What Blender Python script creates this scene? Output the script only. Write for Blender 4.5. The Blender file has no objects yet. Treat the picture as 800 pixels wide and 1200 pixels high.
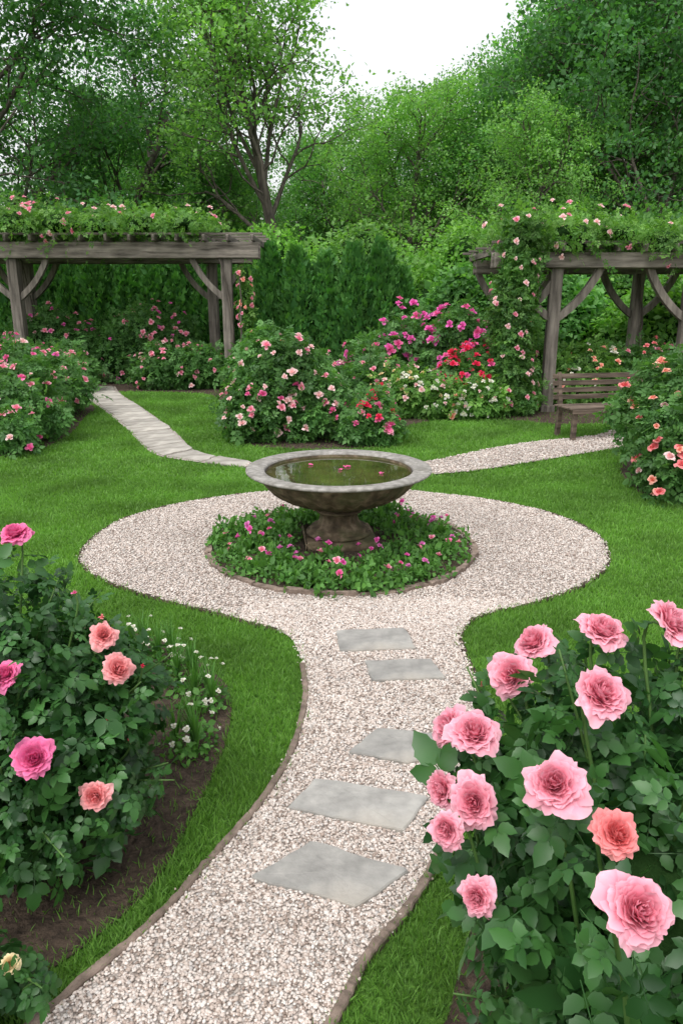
import bpy, math, random
import numpy as np
from mathutils import Vector, Quaternion
R=np.random.default_rng(7); random.seed(7)
scene=bpy.context.scene; COL=scene.collection
rad=math.radians
# ------------------------------------------------------------------ mesh helpers
class MB:
    def __init__(s): s.V=[];s.F=[];s.A=[];s.n=0
    def add(s,V,F,mat=0,rnd=None,sh=None):
        V=np.asarray(V,float).reshape(-1,3); N=len(V)
        if rnd is None: rnd=np.zeros(N)
        if sh is None: sh=np.zeros(N)
        rnd=np.broadcast_to(rnd,(N,)); sh=np.broadcast_to(sh,(N,))
        s.V.append(V); s.A.append(np.stack([rnd,sh],1))
        if isinstance(F,np.ndarray): F=[F]
        groups={}
        for f in F:
            if isinstance(f,np.ndarray) and f.ndim==2: s.F.append((f+s.n,mat))
            else: groups.setdefault(len(f),[]).append(f)
        for k,g in groups.items(): s.F.append((np.array(g,int)+s.n,mat))
        s.n+=N
    def mesh(s,name,mats,smooth=True):
        V=np.concatenate(s.V); A=np.concatenate(s.A)
        me=bpy.data.meshes.new(name)
        me.vertices.add(len(V)); me.vertices.foreach_set("co",V.ravel())
        nl=sum(f.size for f,_ in s.F); npz=sum(len(f) for f,_ in s.F)
        me.loops.add(nl); me.polygons.add(npz)
        me.loops.foreach_set("vertex_index",np.concatenate([f.ravel() for f,_ in s.F]).astype(np.int32))
        cnt=np.concatenate([np.full(len(f),f.shape[1]) for f,_ in s.F])
        st=np.concatenate([[0],np.cumsum(cnt)[:-1]]).astype(np.int32)
        me.polygons.foreach_set("loop_start",st)
        me.polygons.foreach_set("material_index",np.concatenate([np.full(len(f),m) for f,m in s.F]).astype(np.int32))
        me.update(calc_edges=True)
        me.polygons.foreach_set("use_smooth",np.full(npz,smooth))
        for i,nm in enumerate(("rnd","shade")):
            a=me.attributes.new(nm,'FLOAT','POINT'); a.data.foreach_set("value",A[:,i].astype(np.float32))
        for m in mats: me.materials.append(m)
        me.update()
        return me
def obj(name,me,parent=None,loc=None,label=None,cat=None,group=None,kind=None,rot=None,scale=None):
    o=bpy.data.objects.new(name,me); COL.objects.link(o)
    if parent is not None: o.parent=parent
    if loc is not None: o.location=loc
    if rot is not None: o.rotation_euler=rot
    if scale is not None: o.scale=(scale,)*3 if np.isscalar(scale) else scale
    if label: o["label"]=label
    if cat: o["category"]=cat
    if group: o["group"]=group
    if kind: o["kind"]=kind
    return o
def nrm(a): return a/np.maximum(np.linalg.norm(a,axis=-1,keepdims=True),1e-9)
def frames(d,n):
    y=nrm(d); x=nrm(np.cross(y,n)); z=np.cross(x,y)
    return np.stack([x,y,z],2)   # columns
def scatter(mb,TV,TF,P,M,S,mat=0,rnd=None,sh=None):
    TV=np.asarray(TV,float); N=len(P); T=len(TV)
    S=np.broadcast_to(np.asarray(S,float),(N,))
    V=np.einsum('nij,tj->nti',M,TV)*S[:,None,None]+P[:,None,:]
    off=(np.arange(N)*T)[:,None,None]
    Fs=[]
    g={}
    for f in TF: g.setdefault(len(f),[]).append(f)
    for k,fl in g.items():
        a=np.array(fl,int)[None]+off
        Fs.append(a.reshape(-1,k))
    if rnd is None: rnd=R.random(N)
    if sh is None: shv=np.tile(TV[:,1],N)
    else: shv=np.tile(np.asarray(sh),N)
    V=V.reshape(-1,3); r=np.repeat(rnd,T)
    s0=mb.n
    mb.V.append(V); mb.A.append(np.stack([r,shv],1))
    for f in Fs: mb.F.append((f+s0,mat))
    mb.n+=len(V)
def tube(mb,pts,rads,sides=6,mat=0,rnd=0.5,cap=True,phase=0.0):
    pts=np.asarray(pts,float); n=len(pts)
    rads=np.broadcast_to(np.asarray(rads,float),(n,))
    t=nrm(np.gradient(pts,axis=0))
    ref=np.array([0.,0,1.]) if abs(t[0,2])<.8 else np.array([1.,0,0])
    a=nrm(np.cross(t,ref)); b=np.cross(t,a)
    th=np.arange(sides)/sides*2*np.pi+phase
    V=pts[:,None]+rads[:,None,None]*(a[:,None]*np.cos(th)[None,:,None]+b[:,None]*np.sin(th)[None,:,None])
    i=np.arange(n-1)[:,None]*sides; j=np.arange(sides)[None]
    F=np.stack([i+j,i+(j+1)%sides,i+sides+(j+1)%sides,i+sides+j],-1).reshape(-1,4)
    mb.add(V.reshape(-1,3),F,mat,rnd)
    if cap:
        s0=mb.n-n*sides
        mb.F.append((np.array([list(range(s0+(n-1)*sides,s0+n*sides))]),mat))
def box(mb,c,size,rz=0,mat=0,ch=0.008,jit=0.0,ry=0.0):
    x,y,z=[s/2 for s in size]; ch=min(ch,x*.4,y*.4,z*.4)
    V=[];
    for sx in(-1,1):
        for sy in(-1,1):
            for sz in(-1,1):
                V+= [(sx*x,sy*(y-ch),sz*(z-ch)),(sx*(x-ch),sy*y,sz*(z-ch)),(sx*(x-ch),sy*(y-ch),sz*z)]
    def idx(sx,sy,sz,k): return (((sx>0)*2+(sy>0))*2+(sz>0))*3+k
    F=[]
    for s in(-1,1):
        F.append([idx(s,-1,-1,0),idx(s,1,-1,0),idx(s,1,1,0),idx(s,-1,1,0)][::s])
        F.append([idx(-1,s,-1,1),idx(-1,s,1,1),idx(1,s,1,1),idx(1,s,-1,1)][::s])
        F.append([idx(-1,-1,s,2),idx(1,-1,s,2),idx(1,1,s,2),idx(-1,1,s,2)][::s])
    for a in(-1,1):
        for b in(-1,1):
            F.append([idx(-1,a,b,1),idx(1,a,b,1),idx(1,a,b,2),idx(-1,a,b,2)])
            F.append([idx(a,-1,b,0),idx(a,1,b,0),idx(a,1,b,2),idx(a,-1,b,2)])
            F.append([idx(a,b,-1,0),idx(a,b,1,0),idx(a,b,1,1),idx(a,b,-1,1)])
            for d in(-1,1): F.append([idx(a,b,d,0),idx(a,b,d,1),idx(a,b,d,2)])
    V=np.array(V); 
    if jit: V=V+R.normal(0,jit,V.shape)
    c1,s1=math.cos(ry),math.sin(ry)
    V=np.stack([V[:,0]*c1+V[:,2]*s1,V[:,1],-V[:,0]*s1+V[:,2]*c1],1)
    c1,s1=math.cos(rz),math.sin(rz)
    V=np.stack([V[:,0]*c1-V[:,1]*s1,V[:,0]*s1+V[:,1]*c1,V[:,2]],1)+np.array(c)
    mb.add(V,F,mat,R.random())
def catmull(P,closed=True,k=8):
    P=np.array(P,float); n=len(P); out=[]
    rng=range(n) if closed else range(n-1)
    for i in rng:
        if closed: a,b,c,d=P[(i-1)%n],P[i],P[(i+1)%n],P[(i+2)%n]
        else: a,b,c,d=P[max(i-1,0)],P[i],P[i+1],P[min(i+2,n-1)]
        for t in np.arange(k)/k:
            out.append(.5*((2*b)+(-a+c)*t+(2*a-5*b+4*c-d)*t*t+(-a+3*b-3*c+d)*t**3))
    if not closed: out.append(P[-1])
    return np.array(out)
def inpoly(X,Y,poly):
    ins=np.zeros(X.shape,bool); n=len(poly); j=n-1
    for i in range(n):
        xi,yi=poly[i];xj,yj=poly[j]
        if yi!=yj:
            c=((yi>Y)!=(yj>Y))&(X<(xj-xi)*(Y-yi)/(yj-yi)+xi)
            ins^=c
        j=i
    return ins
def lump(D,seed,amp):
    r=np.random.default_rng(seed); o=np.zeros(len(D))
    for k in range(7):
        w=r.normal(0,1,3)*(2+k*1.1); o+=np.sin(D@w+r.random()*6.28)/(1+.35*k)
    return 1+amp*o/2.2
# ------------------------------------------------------------------ materials
def newmat(name):
    m=bpy.data.materials.new(name); m.use_nodes=True; nt=m.node_tree
    for n in list(nt.nodes): nt.nodes.remove(n)
    out=nt.nodes.new("ShaderNodeOutputMaterial")
    return m,nt,out
def N(nt,t,**kw):
    n=nt.nodes.new(t)
    for k,v in kw.items():
        if k in("inp",):
            for a,b in v.items(): n.inputs[a].default_value=b
        else: setattr(n,k,v)
    return n
def mixc(nt,fac,a,b,mode='MIX'):
    n=nt.nodes.new("ShaderNodeMix"); n.data_type='RGBA'; n.blend_type=mode
    for sock,v in((n.inputs[0],fac),(n.inputs[6],a),(n.inputs[7],b)):
        if hasattr(v,"is_linked"): nt.links.new(v,sock)
        elif isinstance(v,(int,float)): sock.default_value=v
        else: sock.default_value=(*v,1)
    return n.outputs[2]
def ramp(nt,src,stops):
    r=nt.nodes.new("ShaderNodeValToRGB"); e=r.color_ramp.elements
    while len(e)<len(stops): e.new(.5)
    for i,(p,c) in enumerate(stops): e[i].position=p; e[i].color=(*c,1) if not np.isscalar(c) else (c,c,c,1)
    nt.links.new(src,r.inputs[0]); return r.outputs[0]
def noise(nt,scale,detail=4,vec=None,rough=.55,coord='Object'):
    n=N(nt,"ShaderNodeTexNoise",inp={"Scale":scale,"Detail":detail,"Roughness":rough})
    if vec is None:
        tc=N(nt,"ShaderNodeTexCoord"); vec=tc.outputs[coord]
    nt.links.new(vec,n.inputs["Vector"]); return n.outputs["Fac"]
def attr(nt,nm):
    return N(nt,"ShaderNodeAttribute",attribute_name=nm).outputs["Fac"]
def bump(nt,h,dist,strength=1.0):
    b=N(nt,"ShaderNodeBump",inp={"Distance":dist,"Strength":strength}); nt.links.new(h,b.inputs["Height"]); return b.outputs[0]
def leafmat(name,dark,light,rough=.5,trans=.3,nscale=1.5,spec=.3,objvar=.0,tip=None,back=.18):
    m,nt,out=newmat(name)
    c=mixc(nt,attr(nt,"rnd"),dark,light)
    nz=noise(nt,nscale,2)
    c=mixc(nt,1.0,c,ramp(nt,nz,[(.3,.66),(.7,1.25)]),'MULTIPLY')
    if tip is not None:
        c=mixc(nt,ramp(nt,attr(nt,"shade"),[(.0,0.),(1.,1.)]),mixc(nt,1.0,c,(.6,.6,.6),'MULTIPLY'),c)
    if objvar:
        oi=N(nt,"ShaderNodeObjectInfo"); c=mixc(nt,1.0,c,ramp(nt,oi.outputs["Random"],[(0,1-objvar),(1,1+objvar)]),'MULTIPLY')
    geo=N(nt,"ShaderNodeNewGeometry")
    cb=mixc(nt,geo.outputs["Backfacing"],c,mixc(nt,back,c,(.12,.22,.08)))
    p=N(nt,"ShaderNodeBsdfPrincipled",inp={"Roughness":rough,"Specular IOR Level":spec})
    nt.links.new(cb,p.inputs["Base Color"])
    t=N(nt,"ShaderNodeBsdfTranslucent"); tcx=mixc(nt,1.0,c,(1.5,1.7,.65),'MULTIPLY'); nt.links.new(tcx,t.inputs[0])
    mx=N(nt,"ShaderNodeMixShader",inp={0:trans}); nt.links.new(p.outputs[0],mx.inputs[1]); nt.links.new(t.outputs[0],mx.inputs[2])
    nt.links.new(mx.outputs[0],out.inputs[0]); return m
def simple(name,stops,scale=6,rough=.8,bd=0.0,bs=30,spec=.3,vecscale=None,detail=6,extra=None):
    m,nt,out=newmat(name)
    tc=N(nt,"ShaderNodeTexCoord"); vec=tc.outputs["Object"]
    if vecscale:
        mp=N(nt,"ShaderNodeMapping"); mp.inputs["Scale"].default_value=vecscale; nt.links.new(vec,mp.inputs[0]); vec=mp.outputs[0]
    c=ramp(nt,noise(nt,scale,detail,vec),stops)
    c2=ramp(nt,noise(nt,scale*.17+1,3),[(.3,.8),(.7,1.15)])
    c=mixc(nt,1.0,c,c2,'MULTIPLY')
    c=mixc(nt,1.0,c,ramp(nt,attr(nt,"rnd"),[(0,.85),(1,1.15)]),'MULTIPLY')
    if extra:
        f=ramp(nt,noise(nt,extra[1],5),[(extra[2],0.),(extra[3],1.)]); c=mixc(nt,f,c,extra[0])
    p=N(nt,"ShaderNodeBsdfPrincipled",inp={"Roughness":rough,"Specular IOR Level":spec}); nt.links.new(c,p.inputs["Base Color"])
    if bd: nt.links.new(bump(nt,noise(nt,bs,6,vec),bd),p.inputs["Normal"])
    nt.links.new(p.outputs[0],out.inputs[0]); return m
def petalmat(name,deep,light,trans=.35):
    m,nt,out=newmat(name)
    c=ramp(nt,attr(nt,"shade"),[(0,deep),(.5,tuple((a*.45+b*.55) for a,b in zip(deep,light))),(1,light)])
    c=mixc(nt,1.0,c,ramp(nt,attr(nt,"rnd"),[(0,.84),(1,1.06)]),'MULTIPLY')
    p=N(nt,"ShaderNodeBsdfPrincipled",inp={"Roughness":.65,"Specular IOR Level":.15}); nt.links.new(c,p.inputs["Base Color"])
    t=N(nt,"ShaderNodeBsdfTranslucent"); nt.links.new(c,t.inputs[0])
    mx=N(nt,"ShaderNodeMixShader",inp={0:trans}); nt.links.new(p.outputs[0],mx.inputs[1]); nt.links.new(t.outputs[0],mx.inputs[2])
    nt.links.new(mx.outputs[0],out.inputs[0]); return m
M_rose=leafmat("rose_leaf_near",(.016,.062,.015),(.05,.15,.032),.4,.22,6,.4,back=.08)
M_rosef=leafmat("rose_leaf_far",(.048,.135,.034),(.12,.27,.07),.5,.36,1.2)
M_vine=leafmat("vine_leaf",(.065,.18,.032),(.18,.35,.075),.5,.38,1.5)
M_vined=leafmat("vine_leaf_deep",(.045,.135,.028),(.13,.27,.06),.5,.35,1.5)
M_cover=leafmat("ground_cover_leaf",(.055,.16,.03),(.125,.29,.06),.5,.34,4)
M_hedge=leafmat("arborvitae_leaf",(.035,.135,.03),(.10,.27,.052),.6,.3,1.5,objvar=.12)
M_tl=leafmat("tree_leaf_light",(.12,.28,.07),(.24,.44,.125),.5,.45,.35,objvar=.12)
M_tm=leafmat("tree_leaf_mid",(.08,.225,.062),(.17,.37,.10),.5,.44,.35,objvar=.16)
M_td=leafmat("tree_leaf_dark",(.048,.155,.052),(.115,.29,.085),.5,.42,.35,objvar=.16)
M_lime=leafmat("shrub_leaf_lime",(.10,.26,.045),(.22,.44,.085),.5,.42,.8,objvar=.1)
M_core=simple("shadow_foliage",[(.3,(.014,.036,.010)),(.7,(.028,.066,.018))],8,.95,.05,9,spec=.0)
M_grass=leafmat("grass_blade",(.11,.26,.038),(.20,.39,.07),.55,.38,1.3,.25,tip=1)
M_bark=simple("bark",[(.3,(.05,.042,.035)),(.7,(.16,.135,.11))],10,.9,.02,20,vecscale=(1,1,.2))
M_stem=simple("green_stem",[(.3,(.04,.10,.02)),(.7,(.09,.17,.04))],10,.6)
def woodm(nm,vs,a=(.05,.042,.035),b=(.28,.245,.21)): return simple(nm,[(.3,a),(.5,tuple((x+y)/2 for x,y in zip(a,b))),(.75,b)],14,.85,.016,22,vecscale=vs)
W_x=woodm("weathered_wood_x",(.12,1,1)); W_y=woodm("weathered_wood_y",(1,.12,1)); W_z=woodm("weathered_wood_z",(1,1,.1))
B_x=woodm("bench_wood",(.12,1,1),(.04,.03,.022),(.20,.15,.115))
M_soil=simple("soil",[(.3,(.03,.02,.014)),(.7,(.10,.07,.05))],28,.95,.03,40)
M_edge=simple("edging",[(.3,(.12,.09,.07)),(.7,(.29,.22,.18))],20,.9,.006,60)
M_slate=simple("flagstone",[(.3,(.235,.225,.21)),(.5,(.29,.28,.26)),(.75,(.35,.335,.31))],16,.72,.006,28,extra=((.36,.31,.25),1.6,.5,.8))
M_paver=simple("paver",[(.3,(.24,.22,.19)),(.7,(.42,.39,.35))],6,.85,.005,20)
M_rim=simple("stone_rim",[(.3,(.17,.16,.145)),(.5,(.25,.235,.215)),(.72,(.36,.34,.315))],26,.8,.003,70,extra=((.13,.12,.10),9,.50,.75))
M_bowl=simple("stone_bowl",[(.3,(.045,.033,.02)),(.5,(.11,.08,.05)),(.72,(.24,.185,.125))],14,.85,.005,50,extra=((.06,.065,.025),6,.5,.72))
m,nt,out=newmat("basin_water"); M_water=m
p=N(nt,"ShaderNodeBsdfPrincipled",inp={"Roughness":.03,"Specular IOR Level":.8})
c=ramp(nt,noise(nt,4,4),[(.35,(.026,.026,.008)),(.65,(.07,.068,.02))]); nt.links.new(c,p.inputs["Base Color"])
nt.links.new(bump(nt,noise(nt,6,1),.0006),p.inputs["Normal"]); nt.links.new(p.outputs[0],out.inputs[0])
m,nt,out=newmat("pebble"); M_peb=m
c=ramp(nt,attr(nt,"rnd"),[(0,(.22,.165,.135)),(.12,(.37,.295,.25)),(.3,(.49,.41,.36)),(.6,(.58,.505,.455)),(.88,(.67,.615,.57)),(1,(.40,.37,.35))])
c=mixc(nt,1.0,c,ramp(nt,noise(nt,1.3,3),[(.3,.86),(.7,1.06)]),'MULTIPLY')
p=N(nt,"ShaderNodeBsdfPrincipled",inp={"Roughness":.75,"Specular IOR Level":.3}); nt.links.new(c,p.inputs["Base Color"]); nt.links.new(p.outputs[0],out.inputs[0])
m,nt,out=newmat("gravel_bed"); M_grav=m
tc=N(nt,"ShaderNodeTexCoord"); v=N(nt,"ShaderNodeTexVoronoi",inp={"Scale":90.0}); nt.links.new(tc.outputs["Object"],v.inputs["Vector"])
sep=N(nt,"ShaderNodeSeparateColor"); nt.links.new(v.outputs["Color"],sep.inputs[0])
c=ramp(nt,sep.outputs[0],[(0,(.22,.17,.14)),(.3,(.38,.32,.28)),(.7,(.49,.43,.385)),(1,(.57,.53,.49))])
c=mixc(nt,1.0,c,ramp(nt,v.outputs["Distance"],[(0,1.0),(.75,.6)]),'MULTIPLY')
p=N(nt,"ShaderNodeBsdfPrincipled",inp={"Roughness":.85}); nt.links.new(c,p.inputs["Base Color"])
nt.links.new(bump(nt,v.outputs["Distance"],-.006),p.inputs["Normal"]); nt.links.new(p.outputs[0],out.inputs[0])
m,nt,out=newmat("lawn_turf"); M_lawn=m
c=ramp(nt,noise(nt,45,6),[(.3,(.045,.10,.02)),(.55,(.095,.205,.034)),(.75,(.14,.275,.05))])
c=mixc(nt,1.0,c,ramp(nt,noise(nt,1.3,3),[(.3,.75),(.7,1.15)]),'MULTIPLY')
p=N(nt,"ShaderNodeBsdfPrincipled",inp={"Roughness":.9,"Specular IOR Level":.1}); nt.links.new(c,p.inputs["Base Color"])
nt.links.new(bump(nt,noise(nt,60,5),.02),p.inputs["Normal"]); nt.links.new(p.outputs[0],out.inputs[0])
M_ground=simple("ground_cover_soil",[(.3,(.03,.06,.015)),(.7,(.08,.14,.03))],12,.95,.03,20)
PET={ 'pink':petalmat("petal_pink",(.82,.16,.27),(.96,.56,.65)),
 'hot':petalmat("petal_hot_pink",(.74,.05,.27),(.93,.28,.50)),
 'magenta':petalmat("petal_magenta",(.72,.05,.36),(.92,.25,.60)),
 'red':petalmat("petal_red",(.68,.01,.06),(.88,.07,.16)),
 'peach':petalmat("petal_peach",(.92,.27,.20),(.97,.60,.48)),
 'rosy':petalmat("petal_rosy_peach",(.88,.20,.22),(.96,.52,.52)),
 'coral':petalmat("petal_coral",(.86,.15,.17),(.95,.40,.40)),
 'blush':petalmat("petal_blush",(.90,.48,.49),(.95,.76,.74)),
 'white':petalmat("petal_white",(.80,.78,.6),(.9,.89,.84)),
 'yellow':petalmat("petal_yellow",(.85,.62,.28),(.92,.80,.52)),
 'mauve':petalmat("petal_mauve",(.66,.09,.42),(.86,.36,.66))}
# ------------------------------------------------------------------ layout
GR=catmull([(-1.5,.3),(-1.1,.95),(-.78,1.44),(-.56,1.75),(-.43,2.01),(-.29,2.31),(-.20,2.64),(-.17,3.04),(-.22,3.47),(-.36,3.76),(-.8,4.02),(-1.35,4.35),(-1.78,4.75),(-1.95,5.25),(-1.87,5.95),(-1.5,6.45),(-.98,6.8),(-.5,7.0),(-.45,7.3),(-.6,7.7),(-1.08,7.98),(-1.08,8.22),(-.5,8.2),(.3,8.15),(.99,8.3),(1.71,8.93),(2.49,9.51),(3.57,10.05),(4.5,10.9),(7,11.2),(7,9.9),(4.08,9.45),(3.48,9.10),(2.43,8.42),(1.51,7.84),(.97,7.63),(.6,7.4),(.55,7.05),(.86,6.86),(1.35,6.62),(1.8,6.2),(2.03,5.61),(1.95,5.0),(1.68,4.55),(1.28,4.21),(.84,3.97),(.68,3.76),(.65,3.52),(.66,3.2),(.59,2.76),(.47,2.36),(.32,2.01),(.21,1.81),(.07,1.62),(-.02,1.44),(-.3,.95),(-.6,.3)],True,5)
LPL=catmull([(-5.9,16.2),(-5.27,14.78),(-4.19,12.70),(-3.12,10.51),(-2.40,8.93),(-1.92,8.42),(-1.06,8.0)],False,6)
LPR=catmull([(-5.0,16.2),(-4.45,14.78),(-3.5,12.8),(-2.45,10.5),(-1.9,9.1),(-1.6,8.68),(-1.04,8.28)],False,6)
LP=np.concatenate([LPL,LPR[::-1]])
BL=catmull([(-4,.3),(-1.6,.35),(-1.3,.9),(-.90,1.48),(-.74,1.67),(-.60,1.90),(-.54,2.22),(-.49,2.64),(-.52,3.04),(-.65,3.29),(-1.07,3.7),(-2.17,3.9),(-4,3.9)],True,4)
BR=catmull([(-.05,.5),(.12,1.2),(.27,1.44),(.35,1.65),(.45,1.83),(.7,2.05),(1.2,2.15),(2.4,2.0),(2.6,.2)],True,4)
BFL=catmull([(-12,7.8),(-5.5,8.0),(-4.2,8.5),(-3.80,9.21),(-4.07,11.29),(-5.3,13.85),(-12,14.2)],True,4)
BFR=catmull([(2.95,6.7),(2.95,7.3),(3.2,8.1),(3.9,8.6),(9,8.8),(9,5.4),(4.2,5.9),(3.3,6.3)],True,4)
BB=catmull([(-9,15.4),(-5.2,15.3),(-3.4,15.1),(-2.6,14.6),(-2.1,12.8),(-1.75,10.8),(-1.4,9.7),(-.9,9.15),(.3,9.15),(.65,9.5),(.85,10.6),(1.5,11.4),(2.6,11.5),(3.4,11.0),(5,11.3),(9,11.6),(12,20),(-12,20)],True,4)
def sheet(name,poly,z,mat,kind="structure"):
    import bmesh
    bm=bmesh.new(); vs=[bm.verts.new((x,y,z)) for x,y in poly]
    f=bm.faces.new(vs); bm.normal_update()
    if f.normal.z<0: f.normal_flip()
    bmesh.ops.triangulate(bm,faces=bm.faces[:],ngon_method='EAR_CLIP')
    me=bpy.data.meshes.new(name); bm.to_mesh(me); bm.free(); me.materials.append(mat)
    a=me.attributes.new("rnd",'FLOAT','POINT'); a.data.foreach_set("value",np.full(len(me.vertices),.5,np.float32))
    return obj(name,me,kind=kind)
def structure(o,label,cat):
    o["label"]=label; o["category"]=cat
structure(sheet("ground",[(-300,-100),(300,-100),(300,500),(-300,500)],0,M_ground),"dark green leafy ground around the garden","ground")
structure(sheet("lawn",[(-13,.0),(11,.0),(11,15.5),(-13,15.5)],.006,M_lawn),"mown green lawn curving around gravel paths","lawn")
structure(sheet("planting_bed",BL,.014,M_soil),"dark soil bed under rose bush","planting bed")
structure(sheet("planting_bed",BR,.014,M_soil),"dark soil bed beside gravel path","planting bed")
structure(sheet("planting_bed",BFL,.014,M_soil),"soil bed along lawn under pink roses","planting bed")
structure(sheet("planting_bed",BFR,.014,M_soil),"soil bed under coral rose bush","planting bed")
structure(sheet("planting_bed",BB,.011,M_soil),"deep soil bed under pergolas and rose shrubs","planting bed")
structure(sheet("gravel_path",GR,.020,M_grav),"pinkish pebble gravel path with round plaza","gravel path")
structure(sheet("stone_path",LP,.016,M_grav),"narrow path of pale paving slabs through lawn","stone path")
# ---- gravel pebbles
def ico(fl=.62,seed=0):
    import bmesh
    bm=bmesh.new(); bmesh.ops.create_icosphere(bm,subdivisions=1,radius=.5)
    V=np.array([v.co[:] for v in bm.verts]); F=[[v.index for v in f.verts] for f in bm.faces]; bm.free()
    V*=1+np.random.default_rng(seed).normal(0,.10,(len(V),1)); V[:,2]*=fl; return V,F
OV=np.array([(.5,0,0),(0,.5,0),(-.5,0,0),(0,-.5,0),(0,0,.34),(0,0,-.34)]); OF=[[0,1,4],[1,2,4],[2,3,4],[3,0,4],[1,0,5],[2,1,5],[3,2,5],[0,3,5]]
def randrot(n,tilt=.5):
    a=R.random(n)*6.283; d=np.stack([np.cos(a),np.sin(a),R.normal(0,tilt,n)*.5],1)
    nn=np.stack([R.normal(0,tilt,n),R.normal(0,tilt,n),np.ones(n)],1)
    return frames(d,nn)
def pebbles(mb,x0,x1,y0,y1,dens,size,hi):
    n=int((x1-x0)*(y1-y0)*dens); X=R.uniform(x0,x1,n);Y=R.uniform(y0,y1,n)
    jx=X+R.normal(0,.010,n)
    k=inpoly(jx,Y,GR)&~(((X)**2+(Y-5.25)**2)<.97**2); X=X[k];Y=Y[k];n=len(X)
    S=size*R.lognormal(0,.25,n); P=np.stack([X,Y,.021+R.random(n)*size*.4],1)
    parts=[ico(.62,1),ico(.7,2),ico(.5,3)] if hi else [(OV,OF)]
    w=R.integers(0,len(parts),n)
    for i,(TV,TF) in enumerate(parts):
        q=w==i; TV=TV.copy(); TV[:,0]*=1.15; TV[:,1]*=.9
        scatter(mb,TV,TF,P[q],randrot(q.sum(),.25),S[q])
mb=MB()
pebbles(mb,-1.4,.9,1.1,2.6,24000,.0098,True)
pebbles(mb,-.6,1.2,2.6,4.2,16000,.0110,True)
pebbles(mb,-2.2,2.2,3.7,7.1,9500,.0132,False)
pebbles(mb,-1.1,4.6,7.3,10.6,2600,.020,False)
obj("gravel",mb.mesh("gravel",[M_peb]),kind="stuff",label="loose pinkish white pebble gravel on the path",cat="gravel")
# ---- grass
def grass(mb,x0,x1,y0,y1,dens,w,h):
    n=int((x1-x0)*(y1-y0)*dens); X=R.uniform(x0,x1,n);Y=R.uniform(y0,y1,n)
    k=np.abs(X)<(Y*.52+.35); X=X[k];Y=Y[k]
    jx=X+R.normal(0,.016,len(X)); jy=Y+R.normal(0,.016,len(X))
    k=~inpoly(jx,jy,GR)&~inpoly(jx,jy,LP)
    for b in (BL,BR,BFL,BFR,BB):
        q=inpoly(jx,jy,b)
        k&=~q|(R.random(len(X))<.06)
    X=X[k];Y=Y[k];n=len(X)
    a=R.random(n)*6.283; d=np.stack([np.cos(a)*.5,np.sin(a)*.5,np.ones(n)],1)+R.normal(0,.18,(n,3))
    b=R.random(n)*6.283; nn=np.stack([np.cos(b),np.sin(b),np.full(n,.2)],1)
    TV=np.array([(-.5*w/h,0,0),(.5*w/h,0,0),(.42*w/h,.55,.05),(-.42*w/h,.55,.05),(0,1,.22)])
    patch=.8+.35*np.sin(X*2.1+np.sin(Y*1.7)*2)*np.sin(Y*2.6+X)
    scatter(mb,TV,[[0,1,2,3],[3,2,4]],np.stack([X,Y,np.full(n,.006)],1),frames(d,nn),h*R.lognormal(-.08,.22,n)*(.85+.15*patch),rnd=np.clip(R.random(n)*.8+.2*patch,0,1))
mb=MB()
grass(mb,-2.2,2.4,1.0,2.6,22000,.0036,.036)
grass(mb,-2.6,2.6,2.6,4.2,15000,.0045,.036)
grass(mb,-5,5,4.2,7.5,6500,.007,.035)
grass(mb,-6.5,6.5,7.5,15.3,2300,.012,.038)
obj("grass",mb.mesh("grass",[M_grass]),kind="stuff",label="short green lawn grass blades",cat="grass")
# ---- edging
def strip(name,pts,w,z0,z1,mat,label,cat,kind=None):
    pts=np.array(pts); t=nrm(np.gradient(pts,axis=0)); nn=np.stack([-t[:,1],t[:,0]],1)
    jw=1+R.normal(0,.08,len(pts)); zt=z1+R.normal(0,.0025,len(pts))
    V=[];F=[]
    for i,p in enumerate(pts):
        a=p-nn[i]*w/2*jw[i]; b=p+nn[i]*w/2*jw[i]; c=w*.15
        a2=a+nn[i]*c;b2=b-nn[i]*c
        V+=[(*a,z0),(*a,zt[i]-.005),(*a2,zt[i]),(*b2,zt[i]),(*b,zt[i]-.005),(*b,z0)]
    for i in range(len(pts)-1):
        for k in range(5): F.append([i*6+k,i*6+k+1,(i+1)*6+k+1,(i+1)*6+k])
    mb=MB(); mb.add(V,F); me=mb.mesh(name,[mat],False)
    return obj(name,me,label=label,cat=cat,kind=kind)
strip("path_edging",catmull([(-1.5,.3),(-1.1,.95),(-.78,1.44),(-.56,1.75),(-.43,2.01),(-.29,2.31),(-.20,2.64),(-.17,3.04),(-.2,3.35)],False,14),.028,0,.032,M_edge,"weathered brown edging along the gravel path and lawn","edging")
strip("path_edging",catmull([(.47,2.36),(.32,2.01),(.21,1.81),(.07,1.62),(-.02,1.44),(-.3,.95),(-.6,.3)],False,14),.028,0,.031,M_edge,"weathered brown edging beside the pink rose bed","edging")
strip("lawn_edge",catmull([(-.36,3.76),(-.8,4.02),(-1.35,4.35),(-1.78,4.75),(-1.95,5.25),(-1.87,5.95),(-1.5,6.45),(-.98,6.8)],False,12),.035,0,.024,M_soil,"dark soil edge where lawn meets round gravel plaza","lawn edge","structure")
strip("lawn_edge",catmull([(1.35,6.62),(1.8,6.2),(2.03,5.61),(1.95,5.0),(1.68,4.55),(1.28,4.21),(.84,3.97),(.68,3.76),(.65,3.52),(.66,3.2),(.59,2.76)],False,12),.035,0,.024,M_soil,"dark soil edge where lawn meets curved gravel path","lawn edge","structure")
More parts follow.
